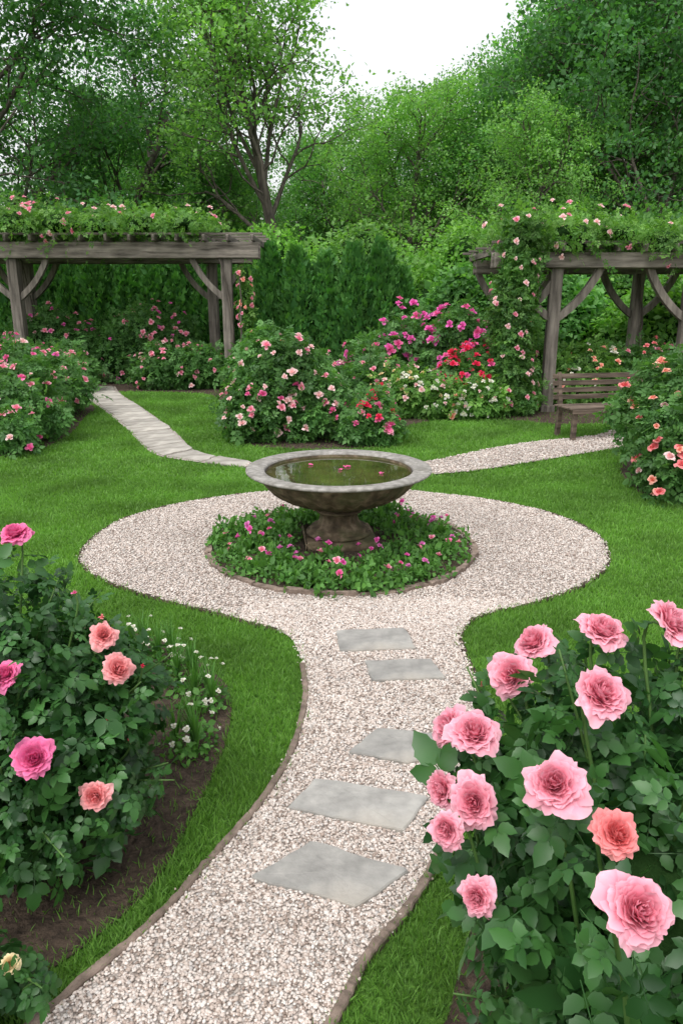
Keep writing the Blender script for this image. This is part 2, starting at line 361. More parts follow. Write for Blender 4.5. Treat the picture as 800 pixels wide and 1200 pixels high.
# ---- stones
def stone(name,poly,z0,z1,mat,label,cat,group,rough=.006):
    P=[];n=len(poly)
    for i in range(n):
        a=np.array(poly[i]);b=np.array(poly[(i+1)%n])
        for t in (0.03,.2,.4,.6,.8,.97): P.append(a+(b-a)*t+R.normal(0,rough,2))
    P=np.array(P); c=P.mean(0); P0=P-c; m=len(P)
    V=[(*p,z0) for p in P0]+[(*p,z1-.005) for p in P0]+[(*(p*.975),z1) for p in P0]+[(*(p*.5),z1+R.normal(0,.0006)) for p in P0]+[(0,0,z1)]
    F=[]
    for l in range(3):
        for i in range(m): F.append([l*m+i,l*m+(i+1)%m,(l+1)*m+(i+1)%m,(l+1)*m+i])
    for i in range(m): F.append([3*m+i,3*m+(i+1)%m,4*m])
    area=sum(P0[i][0]*P0[(i+1)%m][1]-P0[(i+1)%m][0]*P0[i][1] for i in range(m))
    if area<0: F=[f[::-1] for f in F]
    mb=MB(); mb.add(V,F,0,R.random())
    return obj(name,mb.mesh(name,[mat],False),loc=(c[0],c[1],0),label=label,cat=cat,group=group)
for poly,lab in [([(-.03,3.73),(.36,3.76),(.40,3.51),(-.01,3.48)],"flat grey rectangular flagstone set in gravel"),
 ([(.12,3.37),(.46,3.39),(.51,3.19),(.15,3.17)],"small tan grey flagstone set in gravel"),
 ([(.15,2.75),(.39,2.72),(.40,2.56),(.27,2.51),(.03,2.58)],"five sided pale grey flagstone in gravel"),
 ([(-.10,2.41),(.33,2.30),(.22,2.12),(-.20,2.24)],"broad beige flagstone lying askew in gravel"),
 ([(-.10,2.07),(.22,1.94),(.05,1.79),(-.29,1.91)],"large grey diamond shaped flagstone in gravel")]:
    stone("stepping_stone",poly,.0,.036,M_slate,lab,"stepping stone","stepping stones in the gravel path",.003)
def resample(C,n):
    d=np.concatenate([[0],np.cumsum(np.linalg.norm(np.diff(C,axis=0),axis=1))]); t=np.linspace(0,d[-1],n)
    return np.stack([np.interp(t,d,C[:,0]),np.interp(t,d,C[:,1])],1)
NP=17
A=resample(LPL,NP);B=resample(LPR,NP)
for i in range(NP-1):
    g=.04
    a0=A[i]+(A[i+1]-A[i])*g; a1=A[i]+(A[i+1]-A[i])*(1-g); b0=B[i]+(B[i+1]-B[i])*g; b1=B[i]+(B[i+1]-B[i])*(1-g)
    s=lambda p,q,e:p+(q-p)*e
    e0,e1=R.uniform(.0,.1,2)
    stone("paving_slab",[s(a0,b0,e0),s(a1,b1,e0),s(b1,a1,e1),s(b0,a0,e1)],.0,.03+R.normal(0,.002),M_paver,"pale stone slab laid across the garden path","paving slab","slabs of the stone path",.010)
for i in range(26):
    a0=i/26*2*math.pi; a1=(i+.94)/26*2*math.pi
    r0,r1=.98,1.025+R.normal(0,.006); poly=[(r0*math.cos(a0),5.25+r0*math.sin(a0)),(r1*math.cos(a0),5.25+r1*math.sin(a0)),(r1*math.cos(a1),5.25+r1*math.sin(a1)),(r0*math.cos(a1),5.25+r0*math.sin(a1))]
    stone("edging_stone",poly,.0,.045+R.normal(0,.006),M_edge,"brown edging stone around the fountain bed","edging stone","stones edging the fountain bed",.005)
mb=MB(); th=np.linspace(0,2*np.pi,48,endpoint=False)
V=[(.985*math.cos(a),.985*math.sin(a),.024) for a in th]+[(.5*math.cos(a),.5*math.sin(a),.05) for a in th]+[(0,0,.06)]
F=[[i,(i+1)%48,48+(i+1)%48,48+i] for i in range(48)]+[[48+i,48+(i+1)%48,96] for i in range(48)]
mb.add(V,F,0,.5); o=obj("planting_bed",mb.mesh("planting_bed",[M_soil]),loc=(0,5.25,0),kind="structure"); structure(o,"round soil bed under the stone fountain","planting bed")
# ------------------------------------------------------------------ fountain
def lathe(mb,prof,n=96,mat=0,flute=None):
    th=np.arange(n)/n*2*np.pi; V=[]
    for i,(r,z) in enumerate(prof):
        rr=np.full(n,r)
        if flute and flute[0]<z<flute[1]:
            k=math.sin((z-flute[0])/(flute[1]-flute[0])*math.pi)
            rr=rr*(1+flute[3]*k*(np.abs(np.cos(th*flute[2]/2))-.5))
        V.append(np.stack([rr*np.cos(th),rr*np.sin(th),np.full(n,z)],1))
    V=np.concatenate(V); m=len(prof)
    i=np.arange(m-1)[:,None]*n; j=np.arange(n)[None]
    F=np.stack([i+j,i+(j+1)%n,i+n+(j+1)%n,i+n+j],-1).reshape(-1,4)
    mb.add(V,F,mat,.5)
def smoothprof(p,k=5): return [tuple(x) for x in catmull(p,False,k)]
root=obj("fountain",None,loc=(-.02,5.25,.05),label="weathered stone bowl fountain on a fluted pedestal",cat="fountain")
mb=MB()
box(mb,(0,0,.03),(.54,.50,.08),.12,0,.015)
lathe(mb,[(.0,.071),(.235,.072),(.245,.078),(.248,.090),(.240,.100),(.222,.104),(.215,.108),(.218,.118),(.212,.130),(.19,.136),(.172,.145),(.155,.160),(.143,.18),(.137,.20),(.137,.215),(.142,.23),(.152,.242),(.170,.248),(.176,.256),(.170,.264),(.150,.268),(.145,.275),(.0,.28)],144,0,(.14,.245,20,.10))
obj("pedestal",mb.mesh("pedestal",[M_bowl]),root)
mb=MB()
lathe(mb,smoothprof([(.0,.272),(.14,.274),(.19,.288),(.29,.318),(.40,.362),(.49,.418),(.55,.470),(.578,.51),(.59,.548)],5),168,0,(.28,.47,28,.085))
lathe(mb,smoothprof([(.0,.44),(.3,.455),(.45,.48),(.52,.53),(.535,.565)],4),96)
obj("basin",mb.mesh("basin",[M_bowl]),root)
mb=MB()
lathe(mb,[(.575,.545),(.62,.550),(.655,.555),(.674,.559),(.683,.565),(.685,.572),(.682,.579),(.672,.583),(.62,.581),(.575,.578),(.556,.576),(.548,.571),(.544,.56),(.54,.52)],160)
obj("rim",mb.mesh("rim",[M_rim]),root)
mb=MB(); lathe(mb,[(.0,.548),(.2,.548),(.543,.548)],64)
obj("water",mb.mesh("water",[M_water],True),root)
# ------------------------------------------------------------------ roses
def make_rose(name,npet,gu,gv,mat,seed,open_=1.0,green=True,amp=1.0):
    r=np.random.default_rng(seed); mb=MB()
    off=r.normal(0,.07,2)
    for i in range(npet):
        k=(i+.5)/npet; a0=i*2.39996+r.normal(0,.4)
        Rm=(.08+.84*k**.85)*open_*(1+r.normal(0,.07)); Zt=.64-.50*k**1.7+r.normal(0,.06)
        half=1.25-.62*k+r.normal(0,.10)
        u=np.linspace(-1,1,gu)[:,None]; v=np.linspace(0,1,gv)[None]
        ve=v*(1-.32*np.abs(u)**2.4-.11*np.exp(-((u-r.normal(0,.15))/.2)**2))
        rr=Rm*np.sin(ve*np.pi/2)**(.75+.35*(1-k)); z=Zt*(1-np.cos(ve*np.pi/2))**.95
        lip=np.clip((ve-.55)/.45,0,1)
        curl=(k-.15)+r.normal(0,.08)
        rr=rr+lip**1.4*(.28*curl); z=z-lip**2*(.30*max(curl,0)+.02)
        ph=r.random(4)*6.28
        z=z+amp*(.06*np.sin(3.2*u+ph[0])+.05*np.sin(7.5*u+ph[1]))*ve**2*(.5+.7*k)
        rr=rr+amp*(.05*np.sin(4.1*u+ph[2])+.045*np.sin(9*u+ph[3]))*ve**2*(.4+.8*k)
        rr=rr*(1-.10*np.abs(u)*k)
        phi=a0+u*half*(.35+.65*np.sin(np.clip(ve*1.15,0,1)*np.pi/2))
        tl=r.normal(0,.11)
        z=z+tl*rr*np.sin(u*1.0)
        w=1-k
        V=np.stack([rr*np.cos(phi)+off[0]*w,rr*np.sin(phi)+off[1]*w,z+0*u],-1).reshape(-1,3)
        ii=np.arange(gu-1)[:,None]*gv; jj=np.arange(gv-1)[None]
        F=np.stack([ii+jj,ii+gv+jj,ii+gv+jj+1,ii+jj+1],-1).reshape(-1,4)
        sh=np.clip(ve*(.70+.34*k)+0*u,0,1)**1.6
        mb.add(V,F,0,r.random(),sh.reshape(-1))
    if green:
        for i in range(5):
            a=i/5*6.283; d=np.array([math.cos(a),math.sin(a),0]);w=np.array([-d[1],d[0],0])
            V=[d*.05-w*.08+[0,0,-.06],d*.05+w*.08+[0,0,-.06],d*.45+w*.07+[0,0,-.1],d*.45-w*.07+[0,0,-.1],d*.8+[0,0,-.16]]
            mb.add(V,[[0,1,2,3],[3,2,4]],1,.5,.5)
        tube(mb,[(0,0,.02),(0,0,-.12),(0,0,-.22),(0,0,-.3)],[.12,.14,.10,.05],8,1)
    return mb.mesh(name,[PET[mat],M_stem])
ROS={}
def rose(lod,mat,var=0):
    key=(lod,mat,var)
    if key not in ROS:
        if lod==0: ROS[key]=make_rose("rose_flower",72,13,9,mat,10+var,amp=1.3)
        elif lod==1: ROS[key]=make_rose("rose_flower",22,6,5,mat,20+var)
        elif lod==2: ROS[key]=make_rose("rose_flower",12,4,3,mat,30+var,green=False)
        elif lod==3: ROS[key]=make_rose("rose_bud",7,5,5,mat,40+var,open_=.45,amp=.3)
    return ROS[key]
def quat(d,roll=0):
    q=Vector(d).normalized().to_track_quat('Z','Y')
    return (q@Quaternion((0,0,1),roll)).to_euler()
# leaf templates
LF=(np.array([(0,0,0),(.34,.45,.09),(0,1,-.03),(-.34,.45,.09)]),[[0,1,2],[0,2,3]])
LM=(np.array([(0,0,0),(.27,.28,.05),(.30,.6,.06),(0,1,-.06),(-.30,.6,.06),(-.27,.28,.05),(0,.5,-.01)]),[[0,1,6],[1,2,6],[2,3,6],[3,4,6],[4,5,6],[5,0,6]])
def leafhi():
    n=9; V=[];F=[]
    for i in range(n):
        y=i/(n-1); w=.36*math.sin(math.pi*min(1,y**.82))**.75*(1+.08*(-1)**i) if 0<i<n-1 else .0
        cz=-.16*y*y
        V+=[(-w,y-.02*(i%2),cz+w*.25),(0,y,cz),(w,y-.02*(i%2),cz+w*.25)]
    for i in range(n-1):
        a=i*3
        F+=[[a,a+1,a+4,a+3],[a+1,a+2,a+5,a+4]]
    return np.array(V),F
def compound(T):
    TV,TF=T; V=[];F=[]; n=0
    spec=[((0,.62,0),0,.46),((.02,.52,0),-1.05,.38),((-.02,.52,0),1.05,.38),((.02,.26,0),-1.2,.32),((-.02,.26,0),1.2,.32)]
    for p,a,s in spec:
        c,s_=math.cos(a),math.sin(a); W=TV*s
        W=np.stack([W[:,0]*c-W[:,1]*s_,W[:,0]*s_+W[:,1]*c,W[:,2]],1)+np.array(p)
        W[:,2]-=.22*(W[:,1]**2)+.25*np.abs(W[:,0])**2
        V.append(W); F+=[[i+n for i in f] for f in TF]; n+=len(TV)
    r=.008; V.append(np.array([(-r,0,0),(r,0,0),(r,.62,-.085),(-r,.62,-.085)])); F.append([n,n+1,n+2,n+3])
    return np.concatenate(V),F
CH=compound(leafhi()); CM=compound(LM); CL=compound(LF)
def blobpts(blobs,n,seed,shell=.72,amp=.12,zmin=.03,frontbias=False):
    r=np.random.default_rng(seed); B=np.array(blobs,float)
    w=(B[:,3]*B[:,4]*B[:,5])**(2/3); w/=w.sum(); P=[];D=[]; cnt=0
    while cnt<n:
        m=n*2; bi=r.choice(len(B),m,p=w); d=nrm(r.normal(0,1,(m,3)))
        if frontbias: d=nrm(d+np.array([0,-.55,.35]))
        rr=(shell+(1-shell)*r.random(m)**.6)*lump(d,seed,amp)
        p=B[bi,:3]+d*B[bi,3:6]*rr[:,None]
        k=p[:,2]>zmin
        for b in B:
            q=((p-b[:3])/b[3:6]); k&=~(np.linalg.norm(q,axis=1)<shell*.9)
        out=nrm(d/B[bi,3:6]); P.append(p[k]);D.append(out[k]); cnt+=k.sum()
    P=np.concatenate(P)[:n]; D=np.concatenate(D)[:n]
    return P,D
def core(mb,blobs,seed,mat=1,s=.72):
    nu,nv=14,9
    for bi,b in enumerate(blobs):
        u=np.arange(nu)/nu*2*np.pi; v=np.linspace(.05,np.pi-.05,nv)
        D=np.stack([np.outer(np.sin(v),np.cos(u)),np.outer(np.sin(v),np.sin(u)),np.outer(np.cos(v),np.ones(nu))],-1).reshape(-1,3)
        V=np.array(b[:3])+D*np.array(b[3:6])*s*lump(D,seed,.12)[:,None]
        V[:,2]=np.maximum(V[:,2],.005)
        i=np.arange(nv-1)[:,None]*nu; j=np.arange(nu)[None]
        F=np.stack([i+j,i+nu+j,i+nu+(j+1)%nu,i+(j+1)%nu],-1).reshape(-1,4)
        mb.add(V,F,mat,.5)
def leaves(mb,T,P,D,size,mat=0,up=.55,rn=.45,droop=.3,var=.25,avoid=None):
    if avoid is not None:
        k=np.ones(len(P),bool)
        for c,rr in avoid: k&=np.linalg.norm(P-c,axis=1)>rr
        P=P[k];D=D[k]
        if len(P)==0: return
    n=len(P); nn=nrm(D*.6+np.array([0,0,up])+R.normal(0,rn,(n,3)))
    d=nrm(R.normal(0,1,(n,3))+D*.6+np.array([0,0,-droop]))
    scatter(mb,T[0],T[1],P,frames(d,nn),size*R.lognormal(0,var,n),mat)
def bush(name,loc,blobs,nleaf,T,size,lmat,flowers,label,cat,seed,group=None,stems=18,lod=2,fsize=.045,cs=.68,amp=.14,shell=.66,explicit=None,zmin=.04,tilt_up=.5,extra=0,inner=0):
    root=obj(name,None,loc=loc,label=label,cat=cat,group=group)
    r=np.random.default_rng(seed+1)
    main=list(blobs)
    if extra:
        EP,ED=blobpts(main,extra,seed+31,.95,.1,.15)
        s0=min(main[0][3],main[0][5])
        for p in EP:
            q=s0*r.uniform(.25,.42); blobs=list(blobs)+[(p[0],p[1],max(p[2]*.97,.1),q,q,q*r.uniform(.8,1.3))]
    fl=[]; avoid=None
    if explicit:
        avoid=[]
        for e in explicit:
            p=np.array(e[0]); d=nrm(np.array(e[1],float)); s=e[3]
            fl.append((p,d,e[2],s,e[4]))
            if e[4]==0:
                avoid+=[(p+d*s*.9,s*1.4),(p+d*s*2.4,s*1.5),(p+d*s*4.0,s*1.5)]
    P,D=blobpts(blobs,nleaf,seed,shell,amp,zmin)
    mb=MB(); leaves(mb,T,P,D,size,avoid=avoid)
    if inner:
        P,D=blobpts([(b[0],b[1],b[2],b[3]*.62,b[4]*.62,b[5]*.62) for b in main],inner,seed+77,.4,.2,zmin); leaves(mb,T,P,D,size*1.1)
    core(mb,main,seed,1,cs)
    ms=MB()
    B=np.array(main)
    base=np.array([B[:,0].mean(),B[:,1].mean(),0.])
    tot=sum(c for c,_ in flowers)
    if tot:
        FP,FD=blobpts(blobs,tot,seed+5,.97,amp,zmin+.08,True)
        FP=FP+FD*size*.5; i=0
        for c,mt in flowers:
            for _ in range(c):
                fl.append((FP[i],nrm(FD[i]*.7+np.array([0,-.25,tilt_up])+r.normal(0,.2,3)),mt,fsize*r.uniform(.6,1.25),lod)); i+=1
    ns=max(4,int(stems)); SP,SD=blobpts(blobs,ns,seed+9,.98,amp,.1)
    for i in range(ns):
        tip=SP[i]+nrm(SD[i]+np.array([0,0,.9]))*size*R.uniform(.5,2.2)
        b0=base+np.append(r.normal(0,.06,2),0)
        mid=(b0+tip)/2+np.array([0,0,.12*np.linalg.norm(tip-b0)])
        pts=catmull([b0,mid,tip],False,4); tube(ms,pts,np.linspace(size*.05+.003,.0022,len(pts)),5,0)
        m=7; t=r.random(m)*.35+.65; pp=np.array([pts[int(x*(len(pts)-1))] for x in t])+r.normal(0,size*.12,(m,3))
        leaves(mb,T,pp,np.tile(SD[i],(m,1)),size*.8,avoid=avoid)
    for (p,d,mt,s,l) in fl:
        if l in(0,1,3) or len(fl)<20:
            b0=base+(p-base)*np.array([.35,.35,0]); b0[2]=.02
            mid=(b0*.4+p*.6); mid[2]=p[2]*.62
            e=p-d*s*.28
            pts=catmull([b0,mid,e-d*.06,e],False,4); tube(ms,pts,np.linspace(.006,.0026,len(pts)),6,0)
            if l in (0,1,3):
                m=10 if l==0 else 5; pp=e-d*(.06+.10*r.random((m,1)))+r.normal(0,.03,(m,3)); leaves(mb,T,pp,np.tile(d,(m,1)),size*.85,avoid=avoid)
    obj("stem",ms.mesh("stem",[M_stem]),root)
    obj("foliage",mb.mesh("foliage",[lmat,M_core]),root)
    for (p,d,mt,s,l) in fl:
        obj("flower_bud" if l==3 else "flower",rose(l,mt,int(r.integers(0,4 if l==0 else 2))),root,loc=p,rot=quat(d,r.random()*6),scale=s)
    return root
def rel(p,o): return (p[0]-o[0],p[1]-o[1],p[2])
o1=(.75,1.3,0)
FL=[((.385,.77,1.035),(.1,-.65,.75),'pink',.047,0),((.37,1.07,1.0),(-.25,-.55,.8),'pink',.053,0),((.455,1.02,.945),(.1,-.6,.8),'coral',.040,0),
((.50,1.25,1.07),(.2,-.55,.8),'pink',.055,0),((.59,1.51,1.08),(.15,-.3,1),'pink',.054,0),((.725,1.47,1.12),(.5,-.5,.7),'pink',.054,0),
((.48,1.64,.986),(-.6,-.2,.8),'pink',.052,0),((.41,1.57,.94),(-.5,-.6,.5),'pink',.055,0),((.29,1.40,.886),(-.1,-.4,1),'pink',.056,0),
((.26,1.53,.82),(-.8,-.2,.6),'pink',.052,0),((.273,1.275,.81),(-.4,-.7,.5),'pink',.053,0),((.228,1.40,.745),(-.8,-.5,.3),'pink',.044,0),
((.213,1.216,.784),(-.6,-.7,.3),'pink',.038,0),((.268,1.16,.68),(-.5,-.7,.35),'pink',.038,0),((.86,1.62,1.02),(.3,-.3,.9),'pink',.05,0)]
BUDS=[((.36,1.66,.86),(-.3,0,1),'coral',.022,3),((.62,1.66,1.0),(0,-.2,1),'pink',.022,3)]
bush("rose_bush",o1,[(.02,.02,.42,.42,.42,.42),(-.1,-.12,.64,.30,.32,.28),(.2,.15,.70,.36,.32,.30),(-.2,.08,.52,.26,.3,.36),(.3,-.35,.4,.4,.4,.36),(-.14,.2,.70,.28,.22,.26),(-.30,.1,.6,.16,.2,.2)],2800,CH,.086,M_rose,[],
 "lush rose bush with large pale pink double roses","rose bush",3,stems=36,explicit=[(rel(f[0],o1),)+f[1:] for f in FL+BUDS],amp=.12,shell=.6,cs=.45,inner=350)
o2=(-1.08,2.15,0)
FL=[((-1.16,2.475,1.0),(.0,-.3,.9),'hot',.055,0),((-.77,2.146,.763),(.2,-.7,.6),'rosy',.044,0),((-.71,2.07,.689),(.6,-.5,.6),'rosy',.05,0),((-1.015,1.976,.712),(-.2,-.6,.7),'hot',.046,0),
((-.852,1.734,.596),(.2,-.6,.7),'hot',.056,0),((-.71,1.79,.43),(.1,-.9,.3),'rosy',.044,0)]
BUDS=[((-.88,2.23,.876),(0,0,1),'hot',.024,3),((-.78,2.17,.815),(.1,0,1),'coral',.024,3),((-.66,1.98,.484),(.3,-.2,.8),'red',.02,3),((-.72,1.98,.558),(.2,-.2,.9),'red',.02,3),((-.66,2.17,.64),(.3,0,1),'red',.018,3)]
bush("rose_bush",o2,[(0,0,.42,.42,.42,.40),(-.25,.15,.6,.42,.4,.34),(.16,-.2,.32,.30,.26,.28),(.18,.12,.42,.26,.32,.30),(-.5,-.1,.5,.4,.4,.4)],3400,CH,.074,M_rose,[],
 "dark leaved rose bush with hot pink and peach roses","rose bush",4,stems=30,explicit=[(rel(f[0],o2),)+f[1:] for f in FL+BUDS],amp=.14,shell=.6,cs=.42,inner=450)
bush("rose_bush",(-.95,1.42,0),[(0,0,.14,.17,.15,.14)],120,CH,.07,M_rose,[],"low young rose plant with one fading bloom on soil","rose bush",5,stems=5,explicit=[((.12,.02,.2),(.3,-.5,.6),'yellow',.024,0)],amp=.1,shell=.4,cs=.4)
# ---- white flowering edging plants
def strap(mb,P,h,n,spread,mat=0,w=.006):
    for p in P:
        for _ in range(n):
            a=R.random()*6.28; L=h*R.uniform(.6,1.1); s=spread*R.uniform(.3,1)
            d=np.array([math.cos(a),math.sin(a),0]); t=np.linspace(0,1,5)[:,None]
            C=p+d*s*t**2+np.array([0,0,1])*L*(t-.25*t**2); wv=np.array([-d[1],d[0],0])*w*(1-t**2*.95)
            V=np.stack([C-wv,C+wv],1).reshape(-1,3); F=[[2*i,2*i+1,2*i+3,2*i+2] for i in range(4)]
            mb.add(V,F,mat,R.random(),np.repeat(t[:,0],2))
for i,(x,y) in enumerate([(-.62,2.95),(-.74,3.15),(-.88,3.35),(-.63,2.62),(-1.05,3.45)]):
    root=obj("flowering_plant",None,loc=(x,y,.01),label="low leafy plant with tiny white flowers beside lawn",cat="flowering plant",group="white flowered plants edging the bed")
    mb=MB(); P,D=blobpts([(0,0,.05,.12,.12,.07)],170,60+i,.3,.1,.01); leaves(mb,LM,P,D,.028); strap(mb,[np.array([0.,.05,0]),np.array([.04,-.04,0]),np.array([-.05,.0,0])],.32,34,.08,w=.0045)
    obj("foliage",mb.mesh("foliage",[M_cover]),root)
    P,D=blobpts([(0,0,.12,.13,.13,.12)],11,70+i,.95,.1,.04,True)
    for p,d in zip(P,D): obj("flower",rose(2,'white'),root,loc=p,rot=quat(d+np.array([0,0,.5])),scale=.015)
# ---- plants in fountain ring
kinds=[]
for kx in range(4):
    mb=MB(); P,D=blobpts([(0,0,.02,.16,.16,.05),(.05,.03,.03,.09,.1,.065)],290,80+kx,.3,.3,.0); leaves(mb,LM,P,D,.034)
    kinds.append(mb.mesh("foliage",[M_cover]))
pts=[]; tries=0
while len(pts)<44:
    tries+=1
    a=R.random()*6.283; rr=math.sqrt(R.uniform(.43**2,.90**2)); p=(rr*math.cos(a),rr*math.sin(a))
    if all(math.hypot(p[0]-q[0],p[1]-q[1])>(.19 if tries<3000 else .14) for q in pts): pts.append(p)
for i,(x,y) in enumerate(pts):
    root=obj("bedding_plant",None,loc=(x,5.25+y,.035),rot=(0,0,R.random()*6),label="low green bedding plant with small pink flowers",cat="bedding plant",group="bedding plants around the fountain",scale=(*(R.uniform(.8,1.2),)*2,R.uniform(.9,1.7)))
    obj("foliage",kinds[i%4],root)
    for _ in range(int(R.integers(0,4))):
        b=R.random()*6.28; q=R.random()*.12
        obj("flower",rose(2,['mauve','magenta','hot','pink'][int(R.integers(0,4))],_%2),root,loc=(q*math.cos(b),q*math.sin(b),R.uniform(.07,.14)),rot=quat(np.array([R.normal(0,.5),R.normal(0,.5),1])),scale=R.uniform(.020,.032))
def petal_mesh():
    mb=MB(); u=np.linspace(-1,1,5)[:,None]; v=np.linspace(0,1,4)[None]
    V=np.stack([u*.6*np.sin(np.pi*(v*.75+.1)),v+0*u,.25*u**2+.12*v**2],-1).reshape(-1,3)
    i=np.arange(4)[:,None]*4; j=np.arange(3)[None]; F=np.stack([i+j,i+4+j,i+5+j,i+1+j],-1).reshape(-1,4)
    mb.add(V,F,0,.5,.4); return mb.mesh("fallen_petal",[PET['hot'],])
PM=petal_mesh()
for i,(x,y) in enumerate([(.05,.12),(.09,.15),(.0,.05),(.3,-.1),(-.2,.2)]):
    obj("fallen_petal",PM,loc=(x-.02,5.25+y,.600),rot=(0,0,i*1.9),scale=.034,label="pink rose petal floating on fountain water",cat="petal",group="petals floating on the water")
# ---- mid bushes
bush("rose_bush",(-.58,9.85,0),[(-.30,.1,.78,.54,.52,.64),(-.48,0,.42,.55,.5,.42),(.08,.1,.46,.44,.45,.42)],5800,CL,.13,M_rosef,[(48,'blush'),(20,'pink'),(9,'hot')],"rounded rose shrub covered in blush and pink roses","rose bush",11,stems=70,lod=2,fsize=.060,amp=.24,extra=9)
bush("rose_bush",(.32,9.55,0),[(0,0,.24,.40,.36,.27),(.1,.3,.34,.30,.32,.32)],2400,CL,.12,M_rosef,[(14,'red'),(18,'hot'),(3,'pink')],"low rose shrub with crimson and pink roses","rose bush",12,stems=34,lod=2,fsize=.066,amp=.22,extra=5)
bush("rose_bush",(-4.55,9.7,0),[(0,0,.45,.7,.9,.5),(-.3,1.0,.55,.75,.85,.6),(.3,-.7,.28,.45,.4,.3)],5600,CL,.13,M_rosef,[(45,'pink'),(20,'hot'),(14,'blush')],"pink rose bush spilling toward the lawn","rose bush",13,stems=60,fsize=.062,amp=.22,extra=8)
bush("rose_bush",(-4.7,12.0,0),[(-.3,0,.5,.85,.8,.5)],2600,CL,.14,M_rosef,[(28,'pink'),(12,'magenta')],"pink rose bush beside the slab path","rose bush",14,stems=30,fsize=.062,amp=.22,extra=4)
bush("rose_bush",(3.4,6.85,0),[(0,0,.5,.58,.55,.5),(-.12,-.15,.32,.45,.4,.34),(.5,.3,.68,.56,.55,.55),(.05,.7,.72,.46,.55,.52)],5600,CM,.112,M_rosef,[(30,'coral'),(40,'peach'),(12,'blush')],"rose bush with coral and peach roses","rose bush",15,stems=60,lod=1,fsize=.058,amp=.2,extra=8,tilt_up=.9)
k=20
def far(x,y,w,d,h,n,fl,lab,fs=.06,mat=M_rosef,size=.15):
    global k; k+=1
    bush("rose_bush",(x,y,0),[(0,0,h*.46,w*.46,d*.46,h*.44),(-w*.22,-.1,h*.34,w*.3,d*.38,h*.36),(w*.24,.05,h*.38,w*.28,d*.38,h*.38)],n,CL,size,mat,fl,lab,"rose bush",k,stems=int(n/70),fsize=fs,amp=.28,extra=6)
far(1.15,13.7,1.9,1.2,1.75,3400,[(62,'magenta'),(26,'hot'),(12,'mauve')],"tall shrub massed with magenta roses",.098)
far(2.15,13.4,1.8,1.2,1.75,3200,[(66,'magenta'),(34,'hot')],"spreading shrub full of magenta roses",.092)
far(2.35,12.4,1.3,.9,1.1,1900,[(66,'red'),(30,'hot')],"shrub rose covered in red blooms",.075)
far(1.1,11.9,1.2,.9,.75,1800,[(20,'white'),(20,'yellow'),(10,'blush')],"low shrub with white and yellow roses",.055,M_vine)
far(2.0,11.8,1.3,.8,.6,1700,[(34,'white'),(14,'peach'),(10,'blush')],"low shrub dotted with cream and peach roses",.05,M_vine)
far(.5,12.4,1.2,1.0,1.0,1900,[(16,'yellow'),(18,'pink')],"rose shrub with soft yellow and pink roses",.06)
far(-.9,12.6,1.8,1.2,1.2,2400,[(20,'pink'),(16,'blush')],"leafy rose shrub with scattered pink blooms",.06)
far(3.4,13.8,1.8,1.3,1.5,2600,[(24,'peach'),(26,'pink')],"rose shrub with peach and pink blooms",.062,M_vine)
far(4.2,12.9,1.5,1.1,1.1,2200,[(20,'peach'),(22,'white')],"rose shrub with pale peach blooms behind bench",.056,M_vine)
far(5.3,13.0,1.5,1.1,1.15,2200,[(20,'coral'),(16,'pink')],"rose shrub with coral blooms beside pergola post",.06)
far(5.0,9.1,1.4,1.3,1.3,2800,[(36,'peach'),(30,'coral')],"bushy coral rose near the bench",.07)
far(-6.6,17.0,2.2,1.4,1.7,3400,[(56,'pink'),(24,'magenta')],"pink rose shrub under the pergola",.07)
far(-4.6,17.3,2.4,1.4,1.85,3600,[(66,'pink'),(24,'magenta')],"tall pink rose shrub under the pergola",.07)
far(-3.5,15.9,2.0,1.0,.95,2600,[(32,'pink'),(8,'blush')],"low spreading pink rose at the lawn edge",.06)
far(-5.9,15.2,1.7,1.0,1.0,2200,[(24,'pink'),(8,'hot')],"low pink rose beside the slab path",.06)
far(-7.6,13.6,2.6,1.8,1.3,3200,[(30,'pink')],"broad pink rose shrub along the lawn",.06)
far(-1.7,14.9,1.0,1.0,1.2,1700,[(18,'peach'),(18,'blush')],"peach rose shrub against pergola posts",.062)
far(6.9,12.6,2.0,1.5,1.5,2600,[(20,'coral'),(20,'pink')],"coral rose shrub below the pergola beam",.065)
